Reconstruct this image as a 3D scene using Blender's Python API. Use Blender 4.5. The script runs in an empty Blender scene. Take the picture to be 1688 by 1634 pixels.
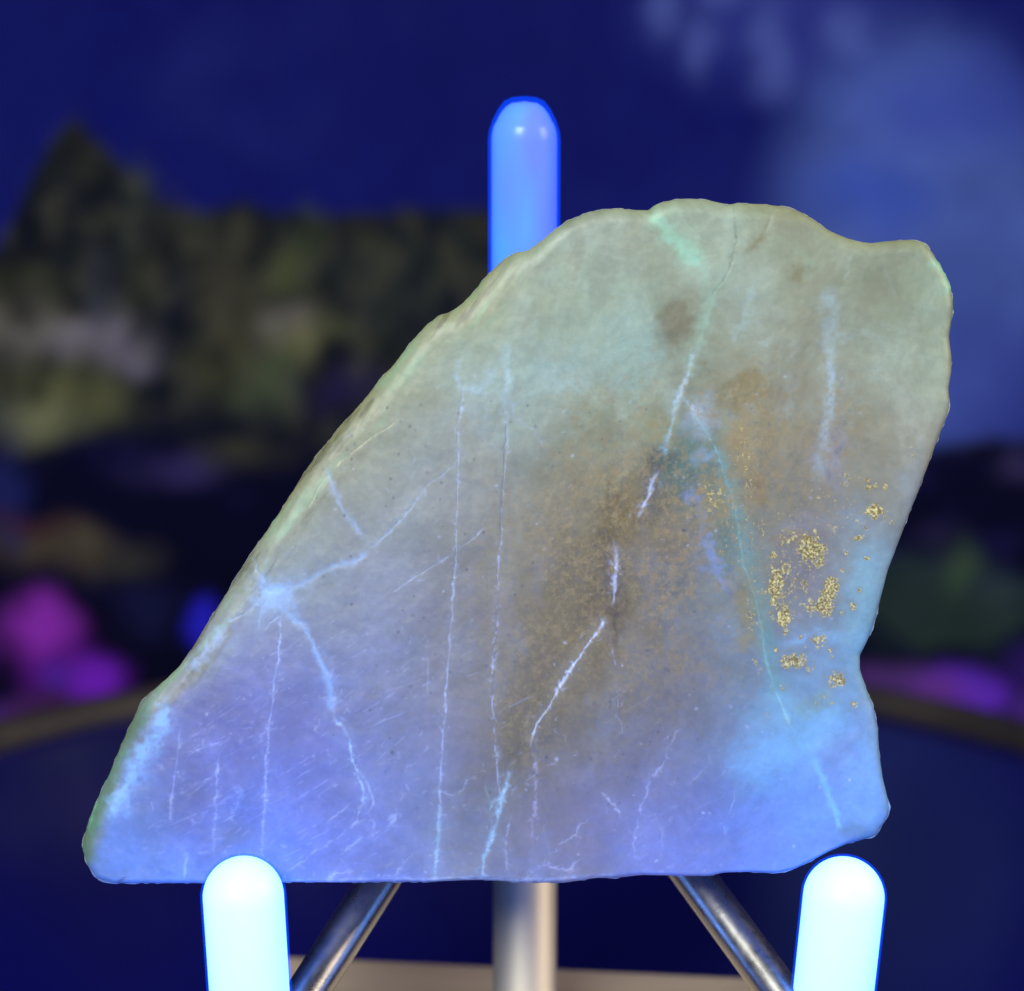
import bpy, math, random
import numpy as np
from mathutils import Vector, Matrix

random.seed(4)
SC = bpy.context.scene
COL = SC.collection
R = math.radians

# ------------------------------------------------------------------ camera
PITCH = R(13.0)
CAM_H = 0.218                      # lens height above the table top (z = 0)
FPX = 3600.0                       # focal length in photograph pixels
SP, CP = math.sin(PITCH), math.cos(PITCH)
cam_data = bpy.data.cameras.new('camera')
cam = bpy.data.objects.new('camera', cam_data)
COL.objects.link(cam)
cam.location = (0, 0, CAM_H)
cam.rotation_euler = (math.pi / 2 - PITCH, 0, 0)
cam_data.sensor_width = 36.0
cam_data.lens = FPX / 1688.0 * 36.0
cam_data.clip_start = 0.01
cam_data.clip_end = 50.0
cam_data.dof.use_dof = True
cam_data.dof.focus_distance = 0.362
cam_data.dof.aperture_fstop = cam_data.lens / 7.2
SC.camera = cam

# ------------------------------------------------------------------ world and lamps
w = bpy.data.worlds.new('World')
SC.world = w
w.use_nodes = True
w.node_tree.nodes['Background'].inputs[0].default_value = (0.10, 0.14, 0.55, 1)
w.node_tree.nodes['Background'].inputs[1].default_value = 0.10


def area_lamp(name, loc, target, size, power, color, size_y=None):
    d = bpy.data.lights.new(name, 'AREA')
    d.energy = power
    d.color = color
    d.size = size
    if size_y:
        d.shape = 'RECTANGLE'
        d.size_y = size_y
    o = bpy.data.objects.new(name, d)
    COL.objects.link(o)
    o.location = loc
    o.rotation_euler = (Vector(target) - Vector(loc)).to_track_quat('-Z', 'Y').to_euler()
    return o


# dim room light high behind the camera, ultraviolet torch low in front of the stone
area_lamp('room_lamp', (-0.40, -0.75, 0.95), (0, 0.40, 0.10), 0.55, 25.0, (0.95, 1.0, 0.95))
area_lamp('side_lamp', (0.48, 0.27, 0.36), (0.0, 0.40, 0.06), 0.22, 1.5, (1.0, 0.88, 0.74))
area_lamp('ultraviolet_lamp', (0.0, 0.10, 0.02), (0.0, 0.345, 0.085), 0.16, 0.68, (0.07, 0.22, 1.0), 0.05)

SC.view_settings.view_transform = 'Standard'
SC.view_settings.look = 'None'
SC.view_settings.exposure = 0.0
SC.view_settings.gamma = 1.0
SC.view_settings.use_curve_mapping = False
SC.cycles.use_denoising = True
SC.cycles.max_bounces = 8


# ------------------------------------------------------------------ helpers
def lin(c):
    c = np.asarray(c, dtype=np.float64) / 255.0
    return np.where(c <= 0.04045, c / 12.92, ((c + 0.055) / 1.055) ** 2.4)


def ray_point(px, py, y):
    """point of the place seen at photograph pixel (px, py), at world depth y"""
    u, v = (px - 844.0) / FPX, (py - 817.0) / FPX
    d = y / (CP - v * SP)
    return Vector((u * d, y, CAM_H - d * (SP + v * CP)))


def tag(o, label=None, cat=None, kind=None, group=None):
    if label: o['label'] = label
    if cat: o['category'] = cat
    if kind: o['kind'] = kind
    if group: o['group'] = group
    return o


def mesh_obj(name, verts, faces, mats, parent=None, smooth=True, mat_idx=None):
    me = bpy.data.meshes.new(name)
    me.from_pydata([tuple(v) for v in verts], [], faces)
    for m in (mats if isinstance(mats, (list, tuple)) else [mats]):
        me.materials.append(m)
    me.polygons.foreach_set('use_smooth', [smooth] * len(me.polygons))
    if mat_idx is not None:
        me.polygons.foreach_set('material_index', mat_idx)
    me.update()
    o = bpy.data.objects.new(name, me)
    COL.objects.link(o)
    if parent is not None:
        o.parent = parent
    return o


def fast_mesh(name, co, quads, tris, mat, parent=None):
    """numpy arrays to one smooth mesh object"""
    me = bpy.data.meshes.new(name)
    nq, nt = len(quads), len(tris)
    me.vertices.add(len(co))
    me.vertices.foreach_set('co', np.ascontiguousarray(co, dtype=np.float32).ravel())
    me.loops.add(nq * 4 + nt * 3)
    idx = np.concatenate([quads.ravel(), tris.ravel()]) if nt else quads.ravel()
    me.loops.foreach_set('vertex_index', idx.astype(np.int32))
    me.polygons.add(nq + nt)
    starts = np.concatenate([np.arange(nq) * 4, nq * 4 + np.arange(nt) * 3])
    me.polygons.foreach_set('loop_start', starts.astype(np.int32))
    me.polygons.foreach_set('use_smooth', np.ones(nq + nt, dtype=bool))
    me.update(calc_edges=True)
    me.validate()
    me.materials.append(mat)
    o = bpy.data.objects.new(name, me)
    COL.objects.link(o)
    if parent is not None:
        o.parent = parent
    return o


def set_attr(o, name, arr, kind):
    a = o.data.attributes.new(name, kind, 'POINT')
    if kind == 'FLOAT_COLOR':
        full = np.ones((len(arr), 4), dtype=np.float32)
        full[:, :3] = arr
        a.data.foreach_set('color', full.ravel())
    else:
        a.data.foreach_set('value', np.asarray(arr, dtype=np.float32))


def lathe(profile, seg=48, base=Vector((0, 0, 0)), axis=Vector((0, 0, 1)), close_ends=True):
    """profile: list of (radius, height) -> verts, faces turned round the axis"""
    q = Vector((0, 0, 1)).rotation_difference(Vector(axis).normalized())
    vs, fs = [], []
    for r, h in profile:
        for k in range(seg):
            a = 2 * math.pi * k / seg
            vs.append(Vector(base) + q @ Vector((r * math.cos(a), r * math.sin(a), h)))
    n = len(profile)
    for i in range(n - 1):
        for k in range(seg):
            k2 = (k + 1) % seg
            fs.append((i * seg + k, i * seg + k2, (i + 1) * seg + k2, (i + 1) * seg + k))
    if close_ends:
        fs.append(tuple(range(seg - 1, -1, -1)))
        fs.append(tuple((n - 1) * seg + k for k in range(seg)))
    return vs, fs


def tube(points, radius, seg=28):
    """round rod along a list of points"""
    pts = [Vector(p) for p in points]
    vs, fs = [], []
    ref = Vector((1, 0, 0))
    for i, p in enumerate(pts):
        t = (pts[min(i + 1, len(pts) - 1)] - pts[max(i - 1, 0)]).normalized()
        a = (ref - t * ref.dot(t)).normalized()
        b = t.cross(a)
        ref = a
        for k in range(seg):
            an = 2 * math.pi * k / seg
            vs.append(p + (a * math.cos(an) + b * math.sin(an)) * radius)
    for i in range(len(pts) - 1):
        for k in range(seg):
            k2 = (k + 1) % seg
            fs.append((i * seg + k, i * seg + k2, (i + 1) * seg + k2, (i + 1) * seg + k))
    fs.append(tuple(range(seg - 1, -1, -1)))
    fs.append(tuple((len(pts) - 1) * seg + k for k in range(seg)))
    return vs, fs


def vnoise(x, y, scale, seed):
    """smooth value noise in -1..1, cell size = scale"""
    rng = np.random.RandomState(seed)
    tab = rng.rand(256, 256) * 2 - 1
    gx, gy = x / scale + 100.0, y / scale + 100.0
    ix, iy = np.floor(gx).astype(int), np.floor(gy).astype(int)
    fx, fy = gx - ix, gy - iy
    fx = fx * fx * (3 - 2 * fx)
    fy = fy * fy * (3 - 2 * fy)
    a = tab[ix % 256, iy % 256]; b = tab[(ix + 1) % 256, iy % 256]
    c = tab[ix % 256, (iy + 1) % 256]; d = tab[(ix + 1) % 256, (iy + 1) % 256]
    return (a * (1 - fx) + b * fx) * (1 - fy) + (c * (1 - fx) + d * fx) * fy


def fbm(x, y, scale, seed, octaves=4):
    out, amp, tot = 0.0, 1.0, 0.0
    for k in range(octaves):
        a = 0.6 + 1.1 * k + (seed % 7) * 0.37           # turn every octave so that no grid shows
        ca, sa = math.cos(a), math.sin(a)
        out = out + amp * vnoise(x * ca - y * sa, x * sa + y * ca, scale / 2 ** k, seed + k * 17)
        tot += amp
        amp *= 0.55
    return out / tot


def smooth(a, b, x):
    t = np.clip((x - a) / (b - a), 0, 1)
    return t * t * (3 - 2 * t)


def poly_dist(px, py, pts, closed=False):
    """distance to a polyline and arc position along it"""
    pts = np.asarray(pts, dtype=np.float64)
    if closed:
        pts = np.vstack([pts, pts[:1]])
    best = np.full(px.shape, 1e9)
    pos = np.zeros(px.shape)
    run = 0.0
    for (x0, y0), (x1, y1) in zip(pts[:-1], pts[1:]):
        dx, dy = x1 - x0, y1 - y0
        L = math.hypot(dx, dy) + 1e-9
        t = np.clip(((px - x0) * dx + (py - y0) * dy) / (L * L), 0, 1)
        d = np.hypot(px - x0 - t * dx, py - y0 - t * dy)
        m = d < best
        best = np.where(m, d, best)
        pos = np.where(m, run + t * L, pos)
        run += L
    return best, pos


# ------------------------------------------------------------------ materials
def new_mat(name):
    m = bpy.data.materials.new(name)
    m.use_nodes = True
    nt = m.node_tree
    return m, nt, nt.nodes['Principled BSDF'], nt.nodes['Material Output']


def noise_node(nt, scale, detail=4.0, rough=0.55, coord='Object'):
    tc = nt.nodes.new('ShaderNodeTexCoord')
    n = nt.nodes.new('ShaderNodeTexNoise')
    n.inputs['Scale'].default_value = scale
    n.inputs['Detail'].default_value = detail
    n.inputs['Roughness'].default_value = rough
    nt.links.new(tc.outputs[coord], n.inputs['Vector'])
    return n


def mat_metal():
    m, nt, p, out = new_mat('brushed_steel')
    p.inputs['Base Color'].default_value = (0.52, 0.49, 0.45, 1)
    p.inputs['Metallic'].default_value = 1.0
    n = noise_node(nt, 420.0, 5.0)
    mr = nt.nodes.new('ShaderNodeMapRange')
    mr.inputs['From Min'].default_value = 0.35
    mr.inputs['From Max'].default_value = 0.7
    mr.inputs['To Min'].default_value = 0.26
    mr.inputs['To Max'].default_value = 0.36
    nt.links.new(n.outputs['Fac'], mr.inputs['Value'])
    nt.links.new(mr.outputs['Result'], p.inputs['Roughness'])
    b = nt.nodes.new('ShaderNodeBump')
    b.inputs['Strength'].default_value = 0.08
    b.inputs['Distance'].default_value = 0.0004
    nt.links.new(n.outputs['Fac'], b.inputs['Height'])
    nt.links.new(b.outputs['Normal'], p.inputs['Normal'])
    return m


def mat_brass():
    m, nt, p, out = new_mat('satin_brass')
    p.inputs['Base Color'].default_value = (0.66, 0.58, 0.44, 1)
    p.inputs['Metallic'].default_value = 0.75
    p.inputs['Roughness'].default_value = 0.56
    return m


def mat_wood(name, dark, light, scale, rough=0.55):
    m, nt, p, out = new_mat(name)
    tc = nt.nodes.new('ShaderNodeTexCoord')
    mp = nt.nodes.new('ShaderNodeMapping')
    mp.inputs['Scale'].default_value = (0.12, 1.0, 1.0)
    nt.links.new(tc.outputs['Object'], mp.inputs['Vector'])
    n = nt.nodes.new('ShaderNodeTexNoise')
    n.inputs['Scale'].default_value = scale
    n.inputs['Detail'].default_value = 6.0
    n.inputs['Distortion'].default_value = 0.6
    nt.links.new(mp.outputs['Vector'], n.inputs['Vector'])
    cr = nt.nodes.new('ShaderNodeValToRGB')
    cr.color_ramp.elements[0].position = 0.32
    cr.color_ramp.elements[0].color = (*dark, 1)
    cr.color_ramp.elements[1].position = 0.68
    cr.color_ramp.elements[1].color = (*light, 1)
    nt.links.new(n.outputs['Fac'], cr.inputs['Fac'])
    nt.links.new(cr.outputs['Color'], p.inputs['Base Color'])
    p.inputs['Roughness'].default_value = rough
    b = nt.nodes.new('ShaderNodeBump')
    b.inputs['Strength'].default_value = 0.25
    b.inputs['Distance'].default_value = 0.0006
    nt.links.new(n.outputs['Fac'], b.inputs['Height'])
    nt.links.new(b.outputs['Normal'], p.inputs['Normal'])
    return m


def mat_lacquer():
    m, nt, p, out = new_mat('navy_lacquer')
    n = noise_node(nt, 14.0, 3.0)
    cr = nt.nodes.new('ShaderNodeValToRGB')
    cr.color_ramp.elements[0].color = (0.003, 0.003, 0.075, 1)
    cr.color_ramp.elements[1].color = (0.005, 0.005, 0.12, 1)
    nt.links.new(n.outputs['Fac'], cr.inputs['Fac'])
    nt.links.new(cr.outputs['Color'], p.inputs['Base Color'])
    p.inputs['Roughness'].default_value = 0.16
    return m


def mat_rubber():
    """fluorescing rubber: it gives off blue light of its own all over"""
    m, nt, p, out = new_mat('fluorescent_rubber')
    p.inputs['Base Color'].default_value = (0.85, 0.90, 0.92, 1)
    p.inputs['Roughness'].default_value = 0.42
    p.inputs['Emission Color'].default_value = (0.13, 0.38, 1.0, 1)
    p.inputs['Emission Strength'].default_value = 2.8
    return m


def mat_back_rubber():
    """clear cap over the post: bluish lavender, emission weaker than on the front tips"""
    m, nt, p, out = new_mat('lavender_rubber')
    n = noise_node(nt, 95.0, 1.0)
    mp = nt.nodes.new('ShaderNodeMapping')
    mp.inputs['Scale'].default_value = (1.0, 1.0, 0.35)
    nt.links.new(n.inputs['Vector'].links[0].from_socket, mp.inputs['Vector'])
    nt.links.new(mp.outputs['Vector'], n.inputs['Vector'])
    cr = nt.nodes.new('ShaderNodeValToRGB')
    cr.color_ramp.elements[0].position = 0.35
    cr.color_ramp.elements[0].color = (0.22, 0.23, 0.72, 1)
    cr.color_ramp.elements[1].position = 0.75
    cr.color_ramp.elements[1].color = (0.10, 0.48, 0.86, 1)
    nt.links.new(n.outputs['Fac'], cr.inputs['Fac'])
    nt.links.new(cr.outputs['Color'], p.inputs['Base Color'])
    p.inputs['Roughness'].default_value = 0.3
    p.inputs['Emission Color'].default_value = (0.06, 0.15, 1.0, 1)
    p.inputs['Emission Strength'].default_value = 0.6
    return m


def mat_sleeve():
    m = bpy.data.materials.new('blue_halo_sleeve')
    m.use_nodes = True
    nt = m.node_tree
    nt.nodes.clear()
    out = nt.nodes.new('ShaderNodeOutputMaterial')
    t = nt.nodes.new('ShaderNodeBsdfTransparent')
    t.inputs['Color'].default_value = (0.80, 0.88, 1.0, 1)
    e = nt.nodes.new('ShaderNodeEmission')
    e.inputs['Color'].default_value = (0.0, 0.06, 1.0, 1)
    e.inputs['Strength'].default_value = 0.38  # added blue emission stands in for the glare halo at the peg edges
    a = nt.nodes.new('ShaderNodeAddShader')
    nt.links.new(t.outputs[0], a.inputs[0])
    nt.links.new(e.outputs[0], a.inputs[1])
    nt.links.new(a.outputs[0], out.inputs['Surface'])
    return m


def mat_stone():
    m, nt, p, out = new_mat('veined_stone')
    col = nt.nodes.new('ShaderNodeAttribute'); col.attribute_name = 'stone_color'
    gold = nt.nodes.new('ShaderNodeAttribute'); gold.attribute_name = 'gold'
    fine = noise_node(nt, 900.0, 6.0, 0.7)
    mid = noise_node(nt, 160.0, 5.0, 0.6)
    ramp = nt.nodes.new('ShaderNodeMapRange')
    ramp.inputs['From Min'].default_value = 0.25
    ramp.inputs['From Max'].default_value = 0.75
    ramp.inputs['To Min'].default_value = 0.92
    ramp.inputs['To Max'].default_value = 1.08
    nt.links.new(fine.outputs['Fac'], ramp.inputs['Value'])
    ramp2 = nt.nodes.new('ShaderNodeMapRange')
    ramp2.inputs['From Min'].default_value = 0.25
    ramp2.inputs['From Max'].default_value = 0.75
    ramp2.inputs['To Min'].default_value = 0.93
    ramp2.inputs['To Max'].default_value = 1.07
    nt.links.new(mid.outputs['Fac'], ramp2.inputs['Value'])
    mul = nt.nodes.new('ShaderNodeMath'); mul.operation = 'MULTIPLY'
    nt.links.new(ramp.outputs['Result'], mul.inputs[0])
    nt.links.new(ramp2.outputs['Result'], mul.inputs[1])
    cloud = noise_node(nt, 70.0, 10.0, 0.68)
    cloud.inputs['Distortion'].default_value = 0.8
    cramp = nt.nodes.new('ShaderNodeValToRGB')
    cramp.color_ramp.elements[0].position = 0.36
    cramp.color_ramp.elements[0].color = (0.80, 0.78, 0.72, 1)
    cramp.color_ramp.elements[1].position = 0.64
    cramp.color_ramp.elements[1].color = (1.0, 1.0, 1.0, 1)
    nt.links.new(cloud.outputs['Fac'], cramp.inputs['Fac'])
    cm = nt.nodes.new('ShaderNodeVectorMath'); cm.operation = 'MULTIPLY'
    nt.links.new(col.outputs['Color'], cm.inputs[0])
    nt.links.new(cramp.outputs['Color'], cm.inputs[1])
    vm = nt.nodes.new('ShaderNodeVectorMath'); vm.operation = 'SCALE'
    nt.links.new(cm.outputs['Vector'], vm.inputs[0])
    sc_ = nt.nodes.new('ShaderNodeMath'); sc_.operation = 'MULTIPLY'
    sc_.inputs[1].default_value = 1.10
    nt.links.new(mul.outputs['Value'], sc_.inputs[0])
    nt.links.new(sc_.outputs[0], vm.inputs['Scale'])

    def math_node(op, x, y):
        n_ = nt.nodes.new('ShaderNodeMath'); n_.operation = op
        for k_, v_ in enumerate((x, y)):
            if isinstance(v_, (int, float)):
                n_.inputs[k_].default_value = v_
            else:
                nt.links.new(v_, n_.inputs[k_])
        return n_.outputs[0]

    def step(x, lo, hi, t0=0.0, t1=1.0):
        n_ = nt.nodes.new('ShaderNodeMapRange'); n_.interpolation_type = 'SMOOTHSTEP'
        for nm, v_ in (('From Min', lo), ('From Max', hi), ('To Min', t0), ('To Max', t1)):
            n_.inputs[nm].default_value = v_
        nt.links.new(x, n_.inputs['Value'])
        return n_.outputs['Result']

    def blend(fac, a_, b_):
        n_ = nt.nodes.new('ShaderNodeMix'); n_.data_type = 'RGBA'
        nt.links.new(fac, n_.inputs[0])
        for k_, v_ in ((6, a_), (7, b_)):
            if isinstance(v_, tuple):
                n_.inputs[k_].default_value = (*v_, 1)
            else:
                nt.links.new(v_, n_.inputs[k_])
        return n_.outputs[2]

    # brown grains scattered through the stained part
    grain = nt.nodes.new('ShaderNodeAttribute'); grain.attribute_name = 'grain'
    ga = noise_node(nt, 620.0, 8.0, 0.72)
    gb = noise_node(nt, 1500.0, 4.0, 0.65)
    m1 = math_node('MULTIPLY', step(ga.outputs['Fac'], 0.47, 0.60), grain.outputs['Fac'])
    m2 = math_node('MULTIPLY', step(gb.outputs['Fac'], 0.52, 0.66), grain.outputs['Fac'])
    m3 = math_node('MULTIPLY', step(ga.outputs['Fac'], 0.46, 0.36), grain.outputs['Fac'])
    base = blend(math_node('MULTIPLY', m1, 0.70), vm.outputs['Vector'], (0.27, 0.195, 0.085))
    base = blend(math_node('MULTIPLY', m2, 0.45), base, (0.33, 0.25, 0.12))
    base = blend(math_node('MULTIPLY', m3, 0.40), base, (0.115, 0.100, 0.115))
    # gold crust: crisp lumps inside each flake's reach
    gn = noise_node(nt, 1150.0, 6.0, 0.68)
    gv = noise_node(nt, 2600.0, 3.0, 0.6)
    reach = math_node('ADD', gold.outputs['Fac'], math_node('MULTIPLY', math_node('SUBTRACT', gn.outputs['Fac'], 0.5), 2.6))
    gmask = math_node('MULTIPLY', step(reach, 0.42, 0.62), step(gold.outputs['Fac'], 0.04, 0.22))
    gtone = blend(step(gv.outputs['Fac'], 0.40, 0.68), (0.24, 0.17, 0.045), (0.90, 0.77, 0.30))
    gtone = blend(step(gold.outputs['Fac'], 0.15, 0.8, 0.6, 0.0), gtone, (0.34, 0.28, 0.10))
    base = blend(math_node('MULTIPLY', gmask, 0.84), base, gtone)
    nt.links.new(base, p.inputs['Base Color'])
    nt.links.new(step(gmask, 0.0, 1.0, 0.46, 0.30), p.inputs['Roughness'])
    nt.links.new(math_node('MULTIPLY', gmask, 0.25), p.inputs['Metallic'])
    p.inputs['Subsurface Weight'].default_value = 0.45
    p.inputs['Subsurface Radius'].default_value = (0.6, 0.8, 1.0)
    p.inputs['Subsurface Scale'].default_value = 0.004
    b = nt.nodes.new('ShaderNodeBump')
    b.inputs['Strength'].default_value = 0.3
    b.inputs['Distance'].default_value = 0.0003
    hgt = math_node('ADD', math_node('MULTIPLY', fine.outputs['Fac'], 0.07), math_node('MULTIPLY', gmask, math_node('ADD', gv.outputs['Fac'], 0.2)))
    nt.links.new(hgt, b.inputs['Height'])
    nt.links.new(b.outputs['Normal'], p.inputs['Normal'])
    return m


def mat_cloth():
    m, nt, p, out = new_mat('printed_cloth')
    col = nt.nodes.new('ShaderNodeAttribute'); col.attribute_name = 'print_color'
    n = noise_node(nt, 60.0, 4.0)
    mr = nt.nodes.new('ShaderNodeMapRange')
    mr.inputs['To Min'].default_value = 0.85
    mr.inputs['To Max'].default_value = 1.15
    nt.links.new(n.outputs['Fac'], mr.inputs['Value'])
    vm = nt.nodes.new('ShaderNodeVectorMath'); vm.operation = 'SCALE'
    nt.links.new(col.outputs['Color'], vm.inputs[0])
    nt.links.new(mr.outputs['Result'], vm.inputs['Scale'])
    nt.links.new(vm.outputs['Vector'], p.inputs['Base Color'])
    p.inputs['Roughness'].default_value = 0.9
    p.inputs['Specular IOR Level'].default_value = 0.05
    return m


def mat_plain(name, c, rough):
    m, nt, p, out = new_mat(name)
    n = noise_node(nt, 30.0, 4.0)
    cr = nt.nodes.new('ShaderNodeValToRGB')
    cr.color_ramp.elements[0].color = (*[v * 0.8 for v in c], 1)
    cr.color_ramp.elements[1].color = (*[min(1, v * 1.2) for v in c], 1)
    nt.links.new(n.outputs['Fac'], cr.inputs['Fac'])
    nt.links.new(cr.outputs['Color'], p.inputs['Base Color'])
    p.inputs['Roughness'].default_value = rough
    return m


STEEL = mat_metal()
BRASS = mat_brass()
BASE_WOOD = mat_wood('pale_wood', (0.46, 0.35, 0.24), (0.64, 0.52, 0.38), 90.0)
RIM_WOOD = mat_wood('brown_wood', (0.020, 0.015, 0.014), (0.042, 0.031, 0.026), 60.0, 0.5)
LACQUER = mat_lacquer()
RUBBER = mat_rubber()
SLEEVE = mat_sleeve()
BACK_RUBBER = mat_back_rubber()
STONE = mat_stone()
CLOTH = mat_cloth()
FLOOR = mat_plain('dark_floor', (0.02, 0.02, 0.03), 0.7)

# ------------------------------------------------------------------ floor and table
FLOOR_Z = -0.36
floor = mesh_obj('floor', [(-1.2, -0.6, FLOOR_Z), (1.2, -0.6, FLOOR_Z), (1.2, 1.4, FLOOR_Z), (-1.2, 1.4, FLOOR_Z)],
                 [(0, 1, 2, 3)], FLOOR, smooth=False)
tag(floor, kind='structure')

TC = Vector((0.0, 0.478, 0.0))
TR = 0.205
table = bpy.data.objects.new('round_table', None)
COL.objects.link(table)
table.location = (TC.x, TC.y, FLOOR_Z)
tag(table, 'low round table with dark navy glossy top and raised brown wooden rim', 'table')
H = -FLOOR_Z
vs, fs = lathe([(TR - 0.012, H - 0.016), (TR - 0.004, H - 0.014), (TR - 0.004, H - 0.001), (TR - 0.006, H), (0.0005, H)][:4], 128)
mesh_obj('table_top', vs, fs, LACQUER, table, smooth=False)
prof = [(TR - 0.0038, H - 0.018), (TR + 0.006, H - 0.018), (TR + 0.007, H + 0.002), (TR + 0.005, H + 0.0055),
        (TR + 0.001, H + 0.0065), (TR - 0.003, H + 0.005), (TR - 0.0038, H + 0.001), (TR - 0.0038, H - 0.018)]
vs, fs = lathe(prof, 128, close_ends=False)
mesh_obj('rim', vs, fs, RIM_WOOD, table)
vs, fs = lathe([(0.045, 0.022), (0.022, 0.05), (0.018, 0.16), (0.022, H - 0.06), (0.06, H - 0.0165)], 40)
mesh_obj('pedestal', vs, fs, RIM_WOOD, table)
vs, fs = lathe([(0.14, 0.0), (0.145, 0.008), (0.13, 0.018), (0.05, 0.0218)], 64)
mesh_obj('foot', vs, fs, RIM_WOOD, table)

# ------------------------------------------------------------------ printed tapestry
TY = 0.80


def ellipse_mask(X, Y, cx, cy, rx, ry, soft=0.35):
    d = np.sqrt(((X - cx) / rx) ** 2 + ((Y - cy) / ry) ** 2)
    return 1 - smooth(1 - soft, 1 + soft, d)


def build_tapestry():
    nx, nz = 360, 320
    xs = np.linspace(-0.46, 0.46, nx)
    zs = np.linspace(FLOOR_Z + 0.001, 0.46, nz)
    gx, gz = np.meshgrid(xs, zs)
    gx, gz = gx.ravel(), gz.ravel()
    # print position of each thread: flat picture laid out on the cloth
    fall = CAM_H - gz
    d = TY * CP + fall * SP
    X = 844 + FPX * gx / d
    Y = 817 + FPX * (fall * CP - TY * SP) / d
    wx = X + 26 * fbm(X, Y, 90, 5) + 12 * fbm(X, Y, 30, 9)
    wy = Y + 26 * fbm(X, Y, 90, 6) + 12 * fbm(X, Y, 30, 8)
    c = np.zeros((len(X), 3))

    def paint(mask, rgb, k=1.0):
        m = np.clip(mask * k, 0, 1)[:, None]
        c[:] = c * (1 - m) + lin(rgb) * m

    c[:] = lin((17, 22, 96))
    paint(smooth(0.1, 0.7, fbm(X, Y, 330, 21)), (28, 34, 106), 0.8)
    paint(smooth(0.1, 0.7, fbm(X, Y, 260, 22)), (11, 14, 92), 0.7)
    paint(ellipse_mask(wx, wy, 1290, 20, 190, 110, 0.7), (48, 56, 136), 0.8)
    for cx, cy, rx, ry in ((1150, 80, 24, 50), (1268, 85, 30, 70), (1090, 10, 26, 50), (1400, 60, 34, 40), (1190, -30, 40, 40)):
        paint(ellipse_mask(wx, wy, cx, cy, rx, ry, 0.7), (74, 86, 158), 0.75)
    # moon
    paint(ellipse_mask(X + 8 * fbm(X, Y, 120, 3), Y, 1510, 400, 232, 335, 0.30), (78, 98, 170), 0.66 + 0.38 * smooth(-0.5, 0.4, fbm(X, Y, 150, 13)))
    paint(ellipse_mask(wx, wy, 1560, 170, 150, 70, 0.8), (54, 68, 158), 0.7)
    paint(ellipse_mask(wx, wy, 1430, 320, 90, 60, 0.8), (58, 82, 176), 0.7)
    paint(ellipse_mask(wx, wy, 1640, 650, 130, 110, 0.6), (50, 60, 140), 0.6)
    # mountain ridge and the dark wood below it
    ridge_x = np.array([-700, -420, -250, -120, -60, 0, 40, 85, 125, 165, 215, 280, 340, 400, 450, 560, 700, 820, 900, 1000, 1200, 1330, 1420, 1560, 1640, 1760, 1900, 2400])
    ridge_y = np.array([300, 380, 330, 400, 470, 400, 320, 235, 190, 228, 280, 338, 352, 326, 346, 350, 342, 352, 420, 520, 620, 700, 740, 730, 712, 735, 700, 640])
    ry_ = np.interp(X, ridge_x, ridge_y)
    ridge = smooth(-10, 16, Y + 8 * fbm(X, Y, 40, 7) - ry_)
    paint(ridge, (27, 30, 34))
    paint(ridge * smooth(-0.1, 0.5, fbm(X, Y, 90, 31)), (48, 50, 42), 0.85)
    paint(ridge * smooth(0.1, 0.5, fbm(X, Y, 40, 35)), (62, 60, 48), 0.45)
    paint(ridge * smooth(0.1, 0.6, fbm(X, Y, 140, 33)), (12, 15, 34), 0.8)
    low = smooth(640, 760, wy + 60 * fbm(X, Y, 200, 40))
    paint(low * ridge, (7, 7, 34))
    paint(low * ridge * smooth(0.15, 0.6, fbm(X, Y, 80, 41)), (24, 22, 66), 0.6)
    hill = [(50, 545, 110, 38, (112, 106, 98)), (175, 565, 70, 36, (122, 114, 126)), (215, 600, 34, 24, (112, 104, 120)),
            (95, 655, 85, 42, (92, 92, 62)), (70, 700, 46, 26, (122, 122, 88)), (150, 650, 40, 40, (86, 86, 58)),
            (40, 480, 60, 40, (58, 58, 44)), (232, 340, 26, 60, (52, 58, 54)), (170, 480, 24, 60, (58, 60, 76)),
            (470, 448, 26, 26, (86, 92, 56)), (505, 385, 26, 40, (52, 60, 42)), (475, 545, 42, 36, (124, 116, 106)), (492, 585, 32, 34, (104, 104, 62)),
            (545, 540, 30, 18, (76, 78, 50)), (440, 630, 52, 46, (74, 86, 60)), (380, 520, 42, 100, (66, 62, 48)), (360, 600, 46, 40, (60, 60, 42)),
            (290, 420, 40, 70, (44, 44, 38)), (640, 480, 70, 60, (36, 42, 44)), (720, 420, 70, 50, (26, 32, 36)), (300, 510, 24, 40, (16, 20, 40)),
            (290, 772, 70, 26, (54, 46, 96)), (390, 752, 64, 20, (60, 58, 44)), (60, 905, 120, 34, (72, 60, 46)), (110, 885, 54, 26, (86, 78, 58)),
            (200, 925, 60, 24, (52, 50, 48)), (15, 815, 34, 80, (30, 34, 88)), (60, 860, 60, 14, (66, 34, 40)), (560, 640, 60, 36, (34, 26, 66)),
            (1540, 960, 70, 40, (48, 66, 56)), (1590, 940, 22, 46, (58, 76, 58)), (1650, 985, 40, 40, (46, 60, 70)), (1500, 990, 60, 56, (30, 44, 48)),
            (1560, 1030, 120, 50, (26, 36, 50)), (1660, 770, 26, 24, (52, 44, 80)), (1530, 880, 26, 24, (36, 32, 66)), (250, 1010, 50, 40, (20, 22, 62))]
    for cx, cy, rx, ry, rgb in hill:
        paint(ellipse_mask(wx, wy, cx, cy, rx * 1.1, ry * 1.1, 0.75), rgb, 0.80 * (0.55 + 0.6 * smooth(-0.4, 0.4, fbm(X, Y, 44, 61))))
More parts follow.
